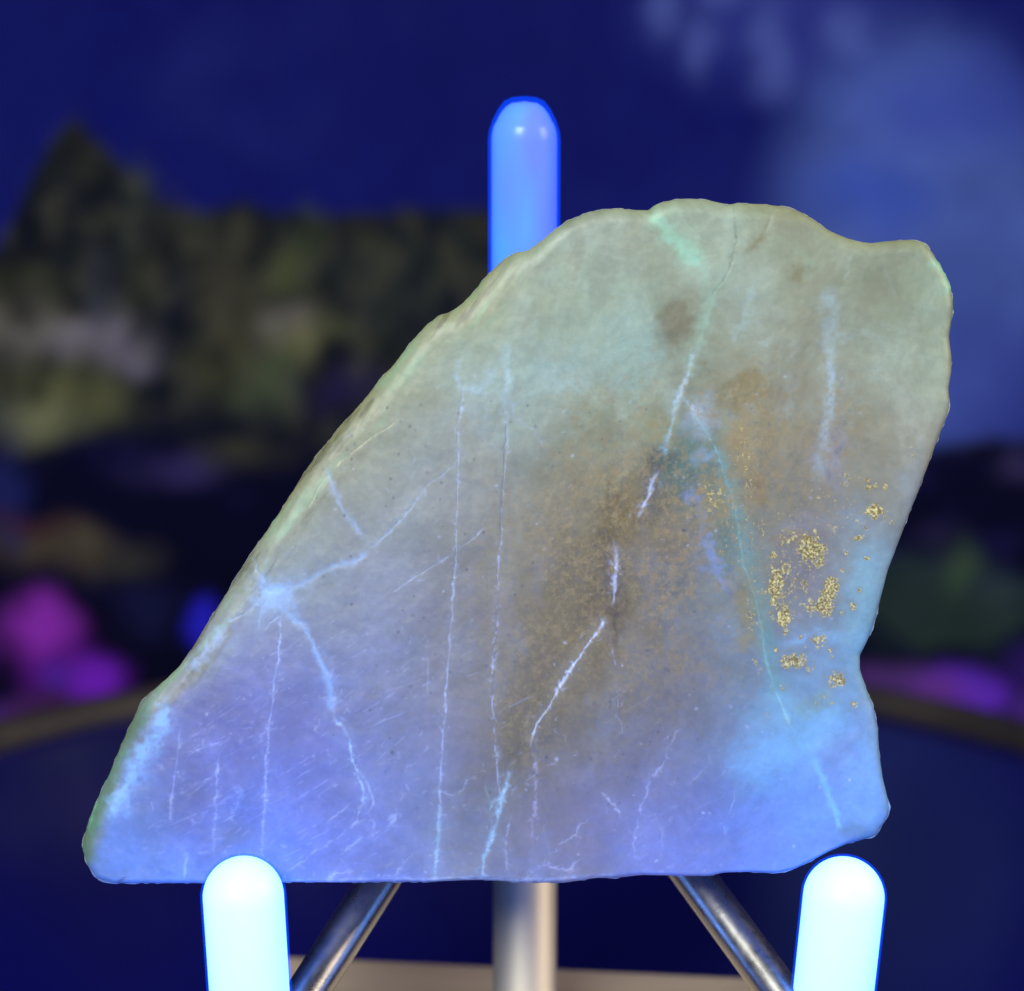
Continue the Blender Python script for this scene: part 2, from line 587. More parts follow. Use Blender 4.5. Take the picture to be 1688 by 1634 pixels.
    flowers = [(90, 1095, 62, 62, (88, 24, 132)), (62, 1028, 56, 46, (140, 46, 178)), (156, 1118, 46, 42, (116, 34, 196)), (96, 1120, 26, 26, (80, 36, 160)),
               (5, 1190, 46, 36, (78, 42, 176)), (328, 1032, 22, 38, (40, 34, 200)), (60, 1180, 110, 34, (66, 34, 84)),
               (1470, 1122, 76, 34, (84, 52, 124)), (1585, 1135, 66, 40, (108, 52, 214)), (1545, 1140, 50, 28, (104, 54, 150)), (1690, 1170, 44, 46, (76, 44, 140)),
               (1680, 1095, 40, 40, (44, 26, 100)), (-90, 1060, 70, 60, (120, 44, 170)), (1790, 1090, 70, 60, (120, 44, 170)), (-180, 1150, 60, 50, (80, 34, 160))]
    for cx, cy, rx, ry, rgb in flowers:
        paint(ellipse_mask(wx, wy, cx, cy, rx * 0.95, ry * 0.95, 0.6), rgb, 0.95)
    for k in range(13):                                   # fern fronds
        a = math.radians(-150 + k * 10.5)
        ln = 95 + 25 * math.sin(k * 2.1)
        bx, by = 1570 + (k - 6) * 9, 1050
        d, _ = poly_dist(wx, wy, [(bx, by), (bx + ln * 0.6 * math.cos(a), by + ln * 0.75 * math.sin(a)), (bx + ln * math.cos(a) * 1.1, by + ln * math.sin(a))])
        paint(np.exp(-(d / 6) ** 2), (52, 72, 58), 0.42)
    crag = fbm(X, Y * 0.7, 34, 63, 4)
    paint(ridge * (1 - low) * smooth(0.08, 0.4, crag), (74, 72, 58), 0.45)
    paint(ridge * (1 - low) * smooth(0.08, 0.4, -crag), (16, 18, 24), 0.55)
    # the cloth hangs in slack folds
    gy = TY + 0.004 * np.sin(gx * 21 + 1.2 * np.sin(gz * 5)) + 0.002 * np.sin(gx * 53 + 2)
    i = np.arange(nx * nz).reshape(nz, nx)
    q = np.stack([i[:-1, :-1], i[:-1, 1:], i[1:, 1:], i[1:, :-1]], -1).reshape(-1, 4)
    o = fast_mesh('wall_tapestry', np.stack([gx, gy, gz], 1), q, np.zeros((0, 3), int), CLOTH)
    set_attr(o, 'print_color', c, 'FLOAT_COLOR')
    sol = o.modifiers.new('cloth_thickness', 'SOLIDIFY')
    sol.thickness = 0.0008
    sol.offset = 1.0
    tag(o, 'hanging cloth tapestry printed with a moon, dark mountains and purple flowers', 'tapestry')
    return o


build_tapestry()

# ------------------------------------------------------------------ the peg stand
stand = bpy.data.objects.new('display_stand', None)
COL.objects.link(stand)
stand.location = (0.002, 0.385, 0.0)
tag(stand, 'metal display stand with three glowing rubber pegs on a pale wooden base', 'display stand')
bpy.context.view_layer.update()
S0 = Vector(stand.location)


def part(name, vf, mat, parent=stand, off=None, **k):
    vs, fs = vf
    return mesh_obj(name, [Vector(v) - S0 for v in vs], fs, mat, parent, **k)


# wooden base, a bevelled block turned a little
def bevel_box(cx, cy, z0, z1, hx, hy, yaw, b=0.002, rr=0.012):
    ring = []
    for sx, sy, a0 in ((1, 1, 0), (-1, 1, 90), (-1, -1, 180), (1, -1, 270)):
        for k in range(7):
            a = R(a0 + 15 * k)
            ring.append((sx * (hx - rr) + rr * math.cos(a), sy * (hy - rr) + rr * math.sin(a)))
    n = len(ring)
    vs, fs = [], []
    for ins, z in ((b, z0), (0, z0 + b), (0, z1 - b), (b * 0.3, z1 - b * 0.3), (b, z1)):
        for x, y in ring:
            x2 = x * (1 - ins / hx); y2 = y * (1 - ins / hy)
            vs.append((cx + x2 * math.cos(yaw) - y2 * math.sin(yaw), cy + x2 * math.sin(yaw) + y2 * math.cos(yaw), z))
    for i in range(4):
        for k in range(n):
            k2 = (k + 1) % n
            fs.append((i * n + k, i * n + k2, (i + 1) * n + k2, (i + 1) * n + k))
    fs.append(tuple(range(n - 1, -1, -1)))
    fs.append(tuple(4 * n + k for k in range(n)))
    return vs, fs


BASE_Z = 0.018
part('base', bevel_box(0.001, 0.376, 0.0, BASE_Z, 0.066, 0.0505, R(-6)), BASE_WOOD, smooth=False)

POST_Y = 0.390
p_top = ray_point(862, 176, POST_Y)
p_low = ray_point(865, 1600, POST_Y)
POST_X = p_low.x
hub = ray_point(862, 1135, POST_Y)
vs, fs = lathe([(0.0098, BASE_Z), (0.0098, BASE_Z + 0.002), (0.0088, BASE_Z + 0.003), (0.0061, BASE_Z + 0.0032),
                (0.0061, hub.z), (0.0046, hub.z + 0.002), (0.0046, p_top.z - 0.008), (0.003, p_top.z - 0.005)],
               40, Vector((POST_X, POST_Y, 0)))
post = part('post', (vs, fs), BRASS)
vs, fs = lathe([(0.0062, -0.009), (0.0100, -0.0085), (0.0105, -0.007), (0.0105, 0.007), (0.0100, 0.0085), (0.0062, 0.009)],
               40, Vector((POST_X, POST_Y, hub.z)))
part('collar', (vs, fs), STEEL)


def rubber_tip(parent, base, axis, length, r_core, r_sleeve, dome=0.95, core=None):
    """one peg cap: a pale core inside a thin clear sleeve with an added blue halo glow"""
    prof, mats = [], []
    vs_all, fs_all, mi = [], [], []
    for r, m in ((r_core, 0), (r_sleeve, 1)):
        L = length - (r_sleeve - r)
        hd = r * dome
        if core and m == 0:
            L = length - 0.0009
            pr = [(r * 0.97, 0.0), (r, 0.0006), (r, L - 0.0068), (r * 0.985, L - 0.0056), (r * 0.94, L - 0.0045), (r * 0.88, L - 0.0037), (r * 0.85, L - 0.0035), (r * 0.74, L - 0.0022), (r * 0.58, L - 0.0010), (r * 0.40, L - 0.0003), (r * 0.05, L)]
            vs, fs = lathe(pr, 56, base, axis)
            vs_all += vs; fs_all += fs; mi += [0] * len(fs)
            continue
        if core:
            pr = [(r * 0.97, -0.0002), (r, 0.0006), (r, L - 0.0075), (r * 0.97, L - 0.0060), (r * 0.88, L - 0.0042), (r * 0.72, L - 0.0022), (r * 0.55, L - 0.0008), (r * 0.34, L - 0.0002), (r * 0.05, L)]
            vs, fs = lathe(pr, 56, base, axis)
            o = len(vs_all)
            vs_all += vs; fs_all += [tuple(i + o for i in f) for f in fs]; mi += [1] * len(fs)
            continue
        pr = [(r * 0.97, 0.0 if m == 0 else -0.0002), (r, 0.0006)]
        pr += [(r * math.cos(a), L - hd + hd * math.sin(a)) for a in np.linspace(0, math.pi / 2 * 0.985, 16)]
        vs, fs = lathe(pr, 56, base, axis)
        o = len(vs_all)
        vs_all += vs
        fs_all += [tuple(i + o for i in f) for f in fs]
        mi += [m] * len(fs)
    return mesh_obj('rubber_tip', [Vector(v) - S0 for v in vs_all], fs_all, [core or RUBBER, SLEEVE], parent, mat_idx=mi)


back_len = p_top.z - ray_point(862, 640, POST_Y).z + 0.0018
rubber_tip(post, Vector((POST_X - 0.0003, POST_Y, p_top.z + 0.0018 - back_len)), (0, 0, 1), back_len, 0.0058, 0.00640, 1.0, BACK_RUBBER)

for tip_px, low_px, elbow_px, hub_dy in (((397, 1412), (411, 1634), (420, 1771), -0.0015), ((1398, 1413), (1378, 1634), (1362, 1742), 0.0010)):
    y_peg = 0.3288
    tip = ray_point(*tip_px, y_peg)
    elbow = ray_point(*elbow_px, y_peg)
    axis = (tip - elbow).normalized()
    side = -1 if tip.x < 0 else 1
    start = Vector((POST_X + side * 0.006, POST_Y - 0.004, hub.z + hub_dy))
    pts = [start, start.lerp(elbow, 0.5)]
    pa, pb = elbow + (start - elbow).normalized() * 0.010, elbow + axis * 0.009
    pts.append(pa)
    for t in np.linspace(0.12, 0.88, 9):
        pts.append(pa * (1 - t) ** 2 + elbow * 2 * t * (1 - t) + pb * t * t)
    pts += [pb, tip - axis * 0.012]
    arm = part('arm', tube(pts, 0.0036), STEEL)
    L = (tip - pb).length - 0.002
    rubber_tip(arm, tip - axis * L, axis, L, 0.0065, 0.0069, 1.0)

# ------------------------------------------------------------------ the stone
OUT = [(137, 1401), (138, 1382), (148, 1351), (164, 1313), (183, 1270), (200, 1228), (216, 1193), (233, 1158), (245, 1145), (266, 1126),
       (293, 1101), (316, 1070), (339, 1031), (370, 983), (397, 939), (428, 892), (460, 846), (482, 810), (500, 781), (522, 750), (548, 719),
       (573, 689), (603, 656), (628, 623), (647, 603), (669, 575), (684, 557), (702, 537), (724, 520), (740, 515), (757, 504), (779, 484),
       (797, 462), (812, 445), (830, 428), (852, 417), (871, 412), (896, 394), (922, 373), (948, 359), (977, 349), (1014, 345), (1051, 347),
       (1067, 347), (1081, 338), (1106, 331), (1140, 329), (1173, 332), (1198, 338), (1220, 336), (1257, 337), (1294, 342), (1320, 351),
       (1342, 364), (1367, 381), (1397, 394), (1430, 401), (1463, 398), (1496, 396), (1518, 400), (1533, 414), (1551, 441), (1566, 473),
       (1570, 506), (1566, 535), (1563, 557), (1567, 587), (1567, 612), (1562, 642), (1564, 664), (1558, 689), (1544, 726), (1529, 766),
       (1511, 814), (1492, 862), (1478, 900), (1463, 939), (1451, 985), (1440, 1027), (1428, 1058), (1417, 1080), (1418, 1105), (1428, 1135),
       (1440, 1166), (1447, 1205), (1449, 1243), (1455, 1282), (1464, 1320), (1464, 1340), (1455, 1359), (1443, 1376), (1420, 1384),
       (1393, 1390), (1366, 1401), (1339, 1415), (1308, 1430), (1278, 1436), (1231, 1435), (1193, 1436), (1162, 1442), (1116, 1441),
       (1058, 1440), (1019, 1444), (974, 1446), (936, 1452), (889, 1453), (851, 1452), (801, 1448), (781, 1448), (704, 1451), (627, 1451),
       (550, 1452), (462, 1451), (331, 1453), (254, 1453), (190, 1453), (162, 1446), (146, 1425)]
N_LEFT = 35          # outline points 0..34 lie on the long slanted left edge


def catmull(P, n):
    P = np.asarray(P, float)
    out = []
    m = len(P)
    for i in range(m):
        p0, p1, p2, p3 = P[i - 1], P[i], P[(i + 1) % m], P[(i + 2) % m]
        t = np.linspace(0, 1, 24, endpoint=False)[:, None]
        out.append(0.5 * (2 * p1 + (p2 - p0) * t + (2 * p0 - 5 * p1 + 4 * p2 - p3) * t ** 2 + (3 * p1 - p0 - 3 * p2 + p3) * t ** 3))
    out = np.vstack(out)
    seg = np.hypot(*np.diff(np.vstack([out, out[:1]]), axis=0).T)
    s = np.concatenate([[0], np.cumsum(seg)])
    u = np.linspace(0, s[-1], n, endpoint=False)
    cl = np.vstack([out, out[:1]])
    return np.stack([np.interp(u, s, cl[:, 0]), np.interp(u, s, cl[:, 1])], 1)


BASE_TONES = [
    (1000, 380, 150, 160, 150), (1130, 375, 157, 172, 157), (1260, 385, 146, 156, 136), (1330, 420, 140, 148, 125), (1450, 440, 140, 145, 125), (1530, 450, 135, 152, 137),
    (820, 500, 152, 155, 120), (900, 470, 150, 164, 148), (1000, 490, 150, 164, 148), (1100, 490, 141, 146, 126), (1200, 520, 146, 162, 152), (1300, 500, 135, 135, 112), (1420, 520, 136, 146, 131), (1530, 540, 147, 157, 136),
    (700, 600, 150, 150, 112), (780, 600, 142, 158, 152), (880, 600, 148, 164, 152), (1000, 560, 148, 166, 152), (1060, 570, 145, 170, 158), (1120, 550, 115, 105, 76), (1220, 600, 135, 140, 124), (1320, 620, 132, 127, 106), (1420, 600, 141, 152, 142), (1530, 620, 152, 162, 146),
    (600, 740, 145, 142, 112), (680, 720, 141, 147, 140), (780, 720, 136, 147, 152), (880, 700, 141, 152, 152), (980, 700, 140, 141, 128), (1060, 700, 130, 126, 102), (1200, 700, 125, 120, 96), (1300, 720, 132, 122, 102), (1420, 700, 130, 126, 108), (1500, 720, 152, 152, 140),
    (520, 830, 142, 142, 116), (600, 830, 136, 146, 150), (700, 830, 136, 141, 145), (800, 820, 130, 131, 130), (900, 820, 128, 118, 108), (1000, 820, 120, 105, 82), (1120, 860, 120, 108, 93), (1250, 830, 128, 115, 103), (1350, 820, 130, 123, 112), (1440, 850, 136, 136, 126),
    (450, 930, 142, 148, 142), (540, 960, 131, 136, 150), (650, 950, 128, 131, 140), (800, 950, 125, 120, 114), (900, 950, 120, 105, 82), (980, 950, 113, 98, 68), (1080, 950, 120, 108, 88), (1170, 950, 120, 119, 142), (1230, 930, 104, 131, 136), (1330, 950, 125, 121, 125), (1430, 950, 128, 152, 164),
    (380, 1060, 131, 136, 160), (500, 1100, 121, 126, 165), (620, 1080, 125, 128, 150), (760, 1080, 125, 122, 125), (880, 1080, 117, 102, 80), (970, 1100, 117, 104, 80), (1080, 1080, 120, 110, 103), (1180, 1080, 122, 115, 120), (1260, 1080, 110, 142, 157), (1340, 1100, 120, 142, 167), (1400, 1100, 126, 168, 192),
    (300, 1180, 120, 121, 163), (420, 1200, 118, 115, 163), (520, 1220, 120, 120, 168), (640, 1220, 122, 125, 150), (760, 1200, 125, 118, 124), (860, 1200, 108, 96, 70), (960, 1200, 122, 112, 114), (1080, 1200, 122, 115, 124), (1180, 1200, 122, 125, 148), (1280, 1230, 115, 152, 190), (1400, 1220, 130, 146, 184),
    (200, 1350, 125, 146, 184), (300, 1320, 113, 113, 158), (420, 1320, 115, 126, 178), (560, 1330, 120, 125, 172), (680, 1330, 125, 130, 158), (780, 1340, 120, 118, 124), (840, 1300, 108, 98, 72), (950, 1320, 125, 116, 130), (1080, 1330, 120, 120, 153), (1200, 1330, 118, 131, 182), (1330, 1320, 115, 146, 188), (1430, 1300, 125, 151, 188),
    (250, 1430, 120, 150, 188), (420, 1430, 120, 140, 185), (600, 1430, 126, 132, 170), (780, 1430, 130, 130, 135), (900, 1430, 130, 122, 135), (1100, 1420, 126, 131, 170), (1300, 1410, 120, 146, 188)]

# line of each vein: points, half width, strength, colour, how broken, wander
WHITE, CYAN, TEAL = (176, 188, 214), (146, 196, 208), (120, 178, 178)
VEINS = [
    ([(764, 640), (757, 700), (755, 800), (752, 905), (748, 960), (745, 1000), (741, 1060), (737, 1120), (733, 1180), (729, 1240), (726, 1300), (724, 1345), (720, 1400), (716, 1448)], 2.2, 0.75, WHITE, 0.55, 3),
    ([(726, 1325), (722, 1390), (716, 1446)], 3.6, 0.6, CYAN, 0.3, 3),
    ([(838, 600), (836, 680), (833, 705)], 9, 0.45, (165, 195, 205), 0.5, 8),
    ([(834, 690), (832, 760), (826, 860), (823, 950), (820, 1030), (814, 1100), (814, 1160)], 3.0, 0.55, (92, 94, 110), 0.3, 3),
    ([(836, 690), (832, 760), (826, 860), (822, 950), (818, 1030), (811, 1100), (813, 1180), (817, 1240), (822, 1290), (826, 1312)], 2.2, 0.7, WHITE, 0.75, 4),
    ([(842, 1262), (836, 1290), (824, 1325), (810, 1375), (800, 1410), (797, 1448)], 5.5, 0.75, (165, 205, 225), 0.45, 6),
    ([(999, 1016), (985, 1040), (964, 1066), (936, 1108), (912, 1151), (885, 1193), (874, 1226)], 2.8, 0.95, (205, 218, 240), 0.30, 4),
    ([(885, 1209), (883, 1266), (882, 1320), (876, 1363), (878, 1398)], 3.0, 0.5, (185, 180, 215), 0.6, 6),
    ([(838, 1340), (834, 1390), (836, 1440)], 3.0, 0.4, WHITE, 0.6, 5),
    ([(1003, 800), (1005, 830), (1009, 868), (1020, 905), (1020, 960), (1015, 1031), (1016, 1068)], 5.0, 0.55, (62, 54, 52), 0.35, 4),
    ([(1013, 892), (1016, 919), (1012, 950), (1013, 977), (1009, 1000)], 4.2, 0.95, (200, 210, 236), 0.35, 4),
    ([(1027, 786), (1025, 820), (1024, 850)], 2.6, 0.5, (98, 92, 108), 0.3, 3),
    ([(1094, 759), (1080, 800), (1068, 830), (1050, 860), (1044, 880)], 11, 0.55, (78, 72, 70), 0.3, 5),
    ([(1048, 858), (1062, 833), (1073, 803), (1086, 774)], 3.8, 0.9, (192, 204, 230), 0.4, 5),
    ([(1094, 759), (1097, 737), (1103, 704), (1110, 664), (1121, 642)], 5.0, 0.65, CYAN, 0.35, 5),
    ([(1108, 690), (1112, 662), (1124, 636), (1130, 616), (1138, 590), (1151, 572)], 6.0, 0.7, (182, 204, 215), 0.5, 7),
    ([(1151, 572), (1162, 535), (1176, 484), (1195, 454)], 7.0, 0.55, (140, 176, 150), 0.3, 4),
    ([(1172, 492), (1182, 474), (1195, 454), (1206, 429), (1211, 399), (1209, 370), (1206, 340)], 3.0, 0.65, (96, 106, 82), 0.4, 4),
    ([(1270, 344), (1264, 373), (1250, 400)], 3.4, 0.5, (98, 96, 62), 0.3, 3),
    ([(1262, 385), (1239, 410), (1224, 421)], 8.0, 0.6, (112, 96, 56), 0.3, 4),
    ([(1125, 653), (1143, 682), (1165, 715), (1184, 752), (1195, 792), (1209, 833), (1214, 873), (1222, 923), (1241, 981), (1253, 1035), (1262, 1093), (1276, 1139), (1305, 1201)], 2.4, 0.85, (144, 196, 190), 0.25, 3),
    ([(1178, 735), (1196, 785), (1212, 830), (1222, 880), (1232, 935), (1250, 985), (1262, 1040), (1272, 1095), (1288, 1150)], 19, 0.80, (98, 146, 142), 0.25, 8),
    ([(1128, 690), (1145, 760), (1170, 820), (1195, 890), (1212, 950)], 24, 0.62, (86, 116, 106), 0.2, 14),
    ([(1128, 660), (1140, 675), (1150, 690)], 6, 0.7, (190, 204, 220), 0.5, 8),
    ([(1120, 800), (1145, 820), (1160, 850), (1165, 890), (1180, 940), (1200, 985)], 14, 0.75, (126, 144, 184), 0.55, 18),
    ([(466, 1004), (501, 1031), (520, 1066), (543, 1116), (549, 1178)], 6.0, 0.62, (150, 186, 226), 0.15, 5),
    ([(549, 1178), (562, 1195), (578, 1220), (581, 1255), (592, 1275), (601, 1305), (604, 1330)], 2.6, 0.8, (176, 208, 236), 0.5, 5),
    ([(588, 1262), (610, 1300), (620, 1322), (612, 1340)], 2.0, 0.65, WHITE, 0.5, 6),
    ([(601, 1320), (590, 1345), (578, 1362)], 1.8, 0.6, WHITE, 0.55, 6),
    ([(605, 1330), (617, 1355), (618, 1390)], 1.8, 0.5, WHITE, 0.55, 6),
    ([(640, 1350), (652, 1340), (645, 1358)], 3.5, 0.7, WHITE, 0.5, 5),
    ([(582, 1318), (560, 1335), (540, 1356)], 1.8, 0.5, WHITE, 0.5, 4),
    ([(604, 1372), (585, 1388), (562, 1405)], 2.6, 0.5, WHITE, 0.6, 5),
    ([(420, 960), (451, 972), (497, 962), (528, 946), (551, 933), (586, 925), (609, 908)], 6.0, 0.48, (156, 188, 222), 0.2, 5),
    ([(609, 908), (628, 888), (659, 858), (680, 836), (705, 800), (753, 763)], 2.6, 0.45, (165, 185, 215), 0.5, 6),
    ([(603, 890), (570, 847), (551, 803), (540, 766)], 6.0, 0.5, (160, 182, 210), 0.25, 6),
    ([(466, 1004), (464, 1043), (459, 1101), (451, 1147), (445, 1193), (441, 1243), (441, 1293), (439, 1324), (435, 1363), (435, 1413)], 2.0, 0.7, (182, 200, 240), 0.45, 4),
    ([(445, 1190), (438, 1205), (425, 1225)], 2.6, 0.55, WHITE, 0.6, 6),
    ([(432, 985), (405, 1010), (370, 1026)], 4.5, 0.5, (165, 190, 225), 0.4, 6),
    ([(366, 1236), (360, 1293), (358, 1351), (356, 1409)], 2.0, 0.55, (180, 196, 240), 0.5, 5),
    ([(299, 1189), (293, 1266), (285, 1324), (283, 1359)], 1.8, 0.5, (178, 190, 236), 0.45, 4),
    ([(390, 1290), (396, 1310), (388, 1330), (378, 1360)], 5, 0.35, (140, 180, 236), 0.6, 8),
    ([(296, 1310), (330, 1290), (362, 1272)], 1.6, 0.45, (185, 195, 236), 0.6, 4),
    ([(310, 1245), (345, 1228), (372, 1218)], 1.8, 0.45, (185, 195, 236), 0.7, 4),
    ([(314, 1400), (310, 1420), (306, 1445)], 1.8, 0.55, (190, 215, 240), 0.5, 3),
    ([(747, 912), (716, 931), (693, 946), (673, 958), (646, 977)], 2.2, 0.65, WHITE, 0.55, 3),
    ([(747, 912), (777, 889), (800, 867)], 2.4, 0.5, WHITE, 0.7, 3),
    ([(1335, 1247), (1362, 1301), (1374, 1343), (1382, 1374)], 8, 0.5, (130, 200, 228), 0.3, 6),
    ([(1395, 1160), (1330, 1215), (1260, 1245), (1215, 1290)], 34, 0.30, (120, 186, 226), 0.25, 16),
    ([(1364, 469), (1367, 520), (1364, 572), (1367, 616), (1371, 649), (1358, 720), (1345, 800)], 12, 0.62, (158, 180, 184), 0.3, 10),
    ([(1370, 560), (1420, 552), (1470, 560)], 14, 0.3, (158, 180, 176), 0.4, 10),
    ([(1398, 420), (1388, 460), (1378, 490)], 4, 0.4, (160, 172, 160), 0.3, 5),
    ([(1450, 425), (1462, 470), (1475, 500)], 5, 0.3, (160, 172, 160), 0.3, 5),
    ([(1072, 352), (1106, 393), (1136, 421), (1160, 445)], 15, 0.72, (156, 214, 178), 0.15, 6),
    ([(1110, 385), (1150, 440), (1168, 490), (1158, 550), (1130, 620)], 17, 0.42, (148, 184, 160), 0.3, 14),
    ([(1535, 425), (1555, 455), (1566, 490)], 13, 0.65, (140, 205, 172), 0.2, 5),
    ([(757, 594), (752, 620), (760, 645), (790, 640), (820, 600)], 8, 0.4, (165, 195, 208), 0.4, 10),
    ([(835, 655), (850, 690), (880, 710), (900, 748)], 5, 0.45, (158, 180, 205), 0.5, 7),
    ([(838, 560), (836, 620), (838, 650)], 9, 0.35, (165, 200, 198), 0.3, 8),
    ([(1120, 1200), (1070, 1290), (1048, 1350), (1042, 1410)], 2.2, 0.4, (180, 186, 226), 0.65, 8),
    ([(990, 1300), (1015, 1330), (1020, 1345)], 3, 0.6, (200, 206, 232), 0.6, 6),
    ([(1130, 1290), (1170, 1258), (1190, 1225)], 2, 0.35, WHITE, 0.7, 8),
    ([(975, 1345), (940, 1375), (905, 1410)], 2, 0.45, WHITE, 0.65, 8),
    ([(715, 1300), (745, 1310), (790, 1275)], 2, 0.4, WHITE, 0.65, 8),
    ([(1395, 1060), (1340, 1040), (1290, 1065)], 9, 0.5, (128, 186, 226), 0.3, 8),
    ([(430, 1448), (520, 1449), (640, 1447), (760, 1444), (900, 1447), (1020, 1440)], 5, 0.45, (186, 200, 226), 0.5, 5),
    ([(548, 775), (575, 752), (620, 716), (665, 690)], 2.6, 0.6, (202, 196, 150), 0.6, 4),
    ([(505, 845), (530, 802), (546, 780)], 2.6, 0.6, (202, 196, 150), 0.5, 3),
    ([(285, 1152), (254, 1216), (227, 1266), (200, 1310), (182, 1345)], 15, 0.80, (140, 186, 226), 0.35, 12),
    ([(375, 1028), (345, 1070), (312, 1105)], 12, 0.5, (160, 186, 220), 0.4, 12),
    ([(182, 1268), (165, 1310), (152, 1345), (147, 1370)], 4, 0.65, (120, 196, 150), 0.2, 4),
    ([(196, 1452), (206, 1445), (216, 1441)], 2.2, 0.9, (60, 66, 100), 0.1, 2),
    ([(445, 975)] * 2, 34, 0.9, (156, 188, 222), 0.0, 12),
    ([(445, 975), (425, 940), (418, 915)], 5, 0.6, (160, 188, 216), 0.3, 6),
    ([(445, 975), (432, 1010), (428, 1045)], 2.2, 0.5, (160, 188, 216), 0.3, 5),
    ([(462, 1012), (448, 1028), (438, 1040)], 3.5, 0.6, (165, 190, 222), 0.3, 5),
    ([(1308, 560), (1300, 640), (1290, 700)], 9, 0.3, (154, 170, 168), 0.4, 10),
    ([(1240, 470), (1230, 520), (1205, 570)], 11, 0.4, (158, 180, 176), 0.4, 10),
    ([(1258, 560), (1262, 575)], 9, 0.5, (164, 186, 186), 0.4, 8),
    ([(1300, 400), (1335, 440), (1330, 470)], 12, 0.35, (146, 172, 148), 0.4, 10),
    ([(700, 1040), (706, 1090), (704, 1150)], 1.6, 0.4, WHITE, 0.7, 4),
    ([(560, 1110), (552, 1160), (556, 1200)], 1.6, 0.4, WHITE, 0.7, 4),
    ([(900, 1190), (930, 1215), (940, 1240)], 1.8, 0.35, (170, 168, 200), 0.7, 6),
    ([(1010, 1060), (1014, 1110), (1018, 1180), (1030, 1220)], 2.0, 0.45, (176, 182, 214), 0.75, 6),
    ([(1075, 1330), (1090, 1380), (1086, 1430)], 2.0, 0.4, WHITE, 0.65, 6),
    ([(1190, 1400), (1196, 1350), (1210, 1300)], 2.0, 0.4, (160, 196, 226), 0.65, 6),
    ([(800, 1290), (812, 1330), (806, 1380)], 2.6, 0.45, CYAN, 0.6, 6),
    ([(470, 1440), (520, 1400), (566, 1372), (604, 1345)], 1.7, 0.4, WHITE, 0.65, 6),
    ([(540, 1446), (560, 1436), (588, 1430)], 3, 0.5, WHITE, 0.6, 6),
    ([(650, 1446), (662, 1424), (690, 1398)], 1.8, 0.4, WHITE, 0.65, 6),
    ([(860, 1444), (900, 1420), (930, 1432), (960, 1410)], 3, 0.55, (186, 190, 214), 0.6, 8),
]

# soft patches: centre, radii, colour, strength
PATCHES = [
    (1118, 545, 34, 42, (104, 92, 58), 0.75), (1225, 648, 26, 26, (120, 104, 52), 0.65), (1152, 604, 14, 12, (112, 100, 66), 0.6),
    (1098, 766, 24, 30, (56, 58, 60), 0.8), (1012, 940, 20, 130, (62, 52, 40), 0.8), (985, 1010, 40, 60, (88, 74, 50), 0.5), (900, 1170, 34, 50, (92, 82, 58), 0.5), (1068, 822, 26, 60, (74, 66, 56), 0.6), (1030, 840, 30, 50, (104, 88, 44), 0.5), (1128, 690, 14, 40, (92, 100, 70), 0.7), (1142, 768, 46, 72, (76, 104, 90), 0.85), (1190, 900, 26, 60, (92, 124, 120), 0.5),
    (1160, 755, 22, 18, (140, 164, 190), 0.5), (1175, 826, 30, 36, (142, 122, 64), 0.7), (1224, 735, 22, 66, (146, 126, 76), 0.6),
    (1245, 800, 16, 26, (136, 112, 66), 0.55), (1296, 888, 32, 14, (136, 104, 52), 0.7), (1022, 850, 26, 40, (112, 94, 40), 0.55),
    (1236, 1010, 22, 58, (134, 122, 70), 0.55), (1345, 1155, 40, 22, (116, 138, 118), 0.55), (1322, 930, 50, 60, (116, 110, 116), 0.55),
    (858, 1235, 22, 60, (92, 84, 56), 0.55), (850, 1180, 30, 60, (106, 96, 68), 0.4), (1095, 700, 30, 30, (128, 124, 74), 0.45),
    (1140, 700, 26, 22, (150, 168, 184), 0.4), (1165, 680, 26, 30, (150, 166, 178), 0.45), (1425, 1010, 46, 120, (122, 172, 186), 0.5), (1440, 1290, 40, 110, (120, 168, 198), 0.5), (1350, 1330, 110, 50, (108, 146, 204), 0.35), (1500, 800, 26, 80, (146, 162, 174), 0.25),
    (1310, 1190, 80, 60, (128, 178, 192), 0.42), (1265, 1262, 80, 50, (114, 166, 200), 0.30), (1365, 760, 30, 60, (134, 136, 160), 0.4),
    (1400, 860, 46, 32, (130, 152, 172), 0.35), (1310, 870, 40, 20, (122, 130, 152), 0.3), (310, 1300, 40, 70, (96, 98, 132), 0.45),
    (1440, 460, 34, 40, (130, 136, 112), 0.5), (1320, 455, 18, 20, (116, 106, 62), 0.5), (990, 950, 75, 120, (104, 88, 58), 0.35),
    (935, 1070, 60, 90, (102, 88, 58), 0.45), (1050, 575, 60, 80, (146, 182, 172), 0.3), (450, 978, 36, 28, (152, 184, 218), 0.7), (925, 620, 60, 40, (152, 184, 178), 0.35)]

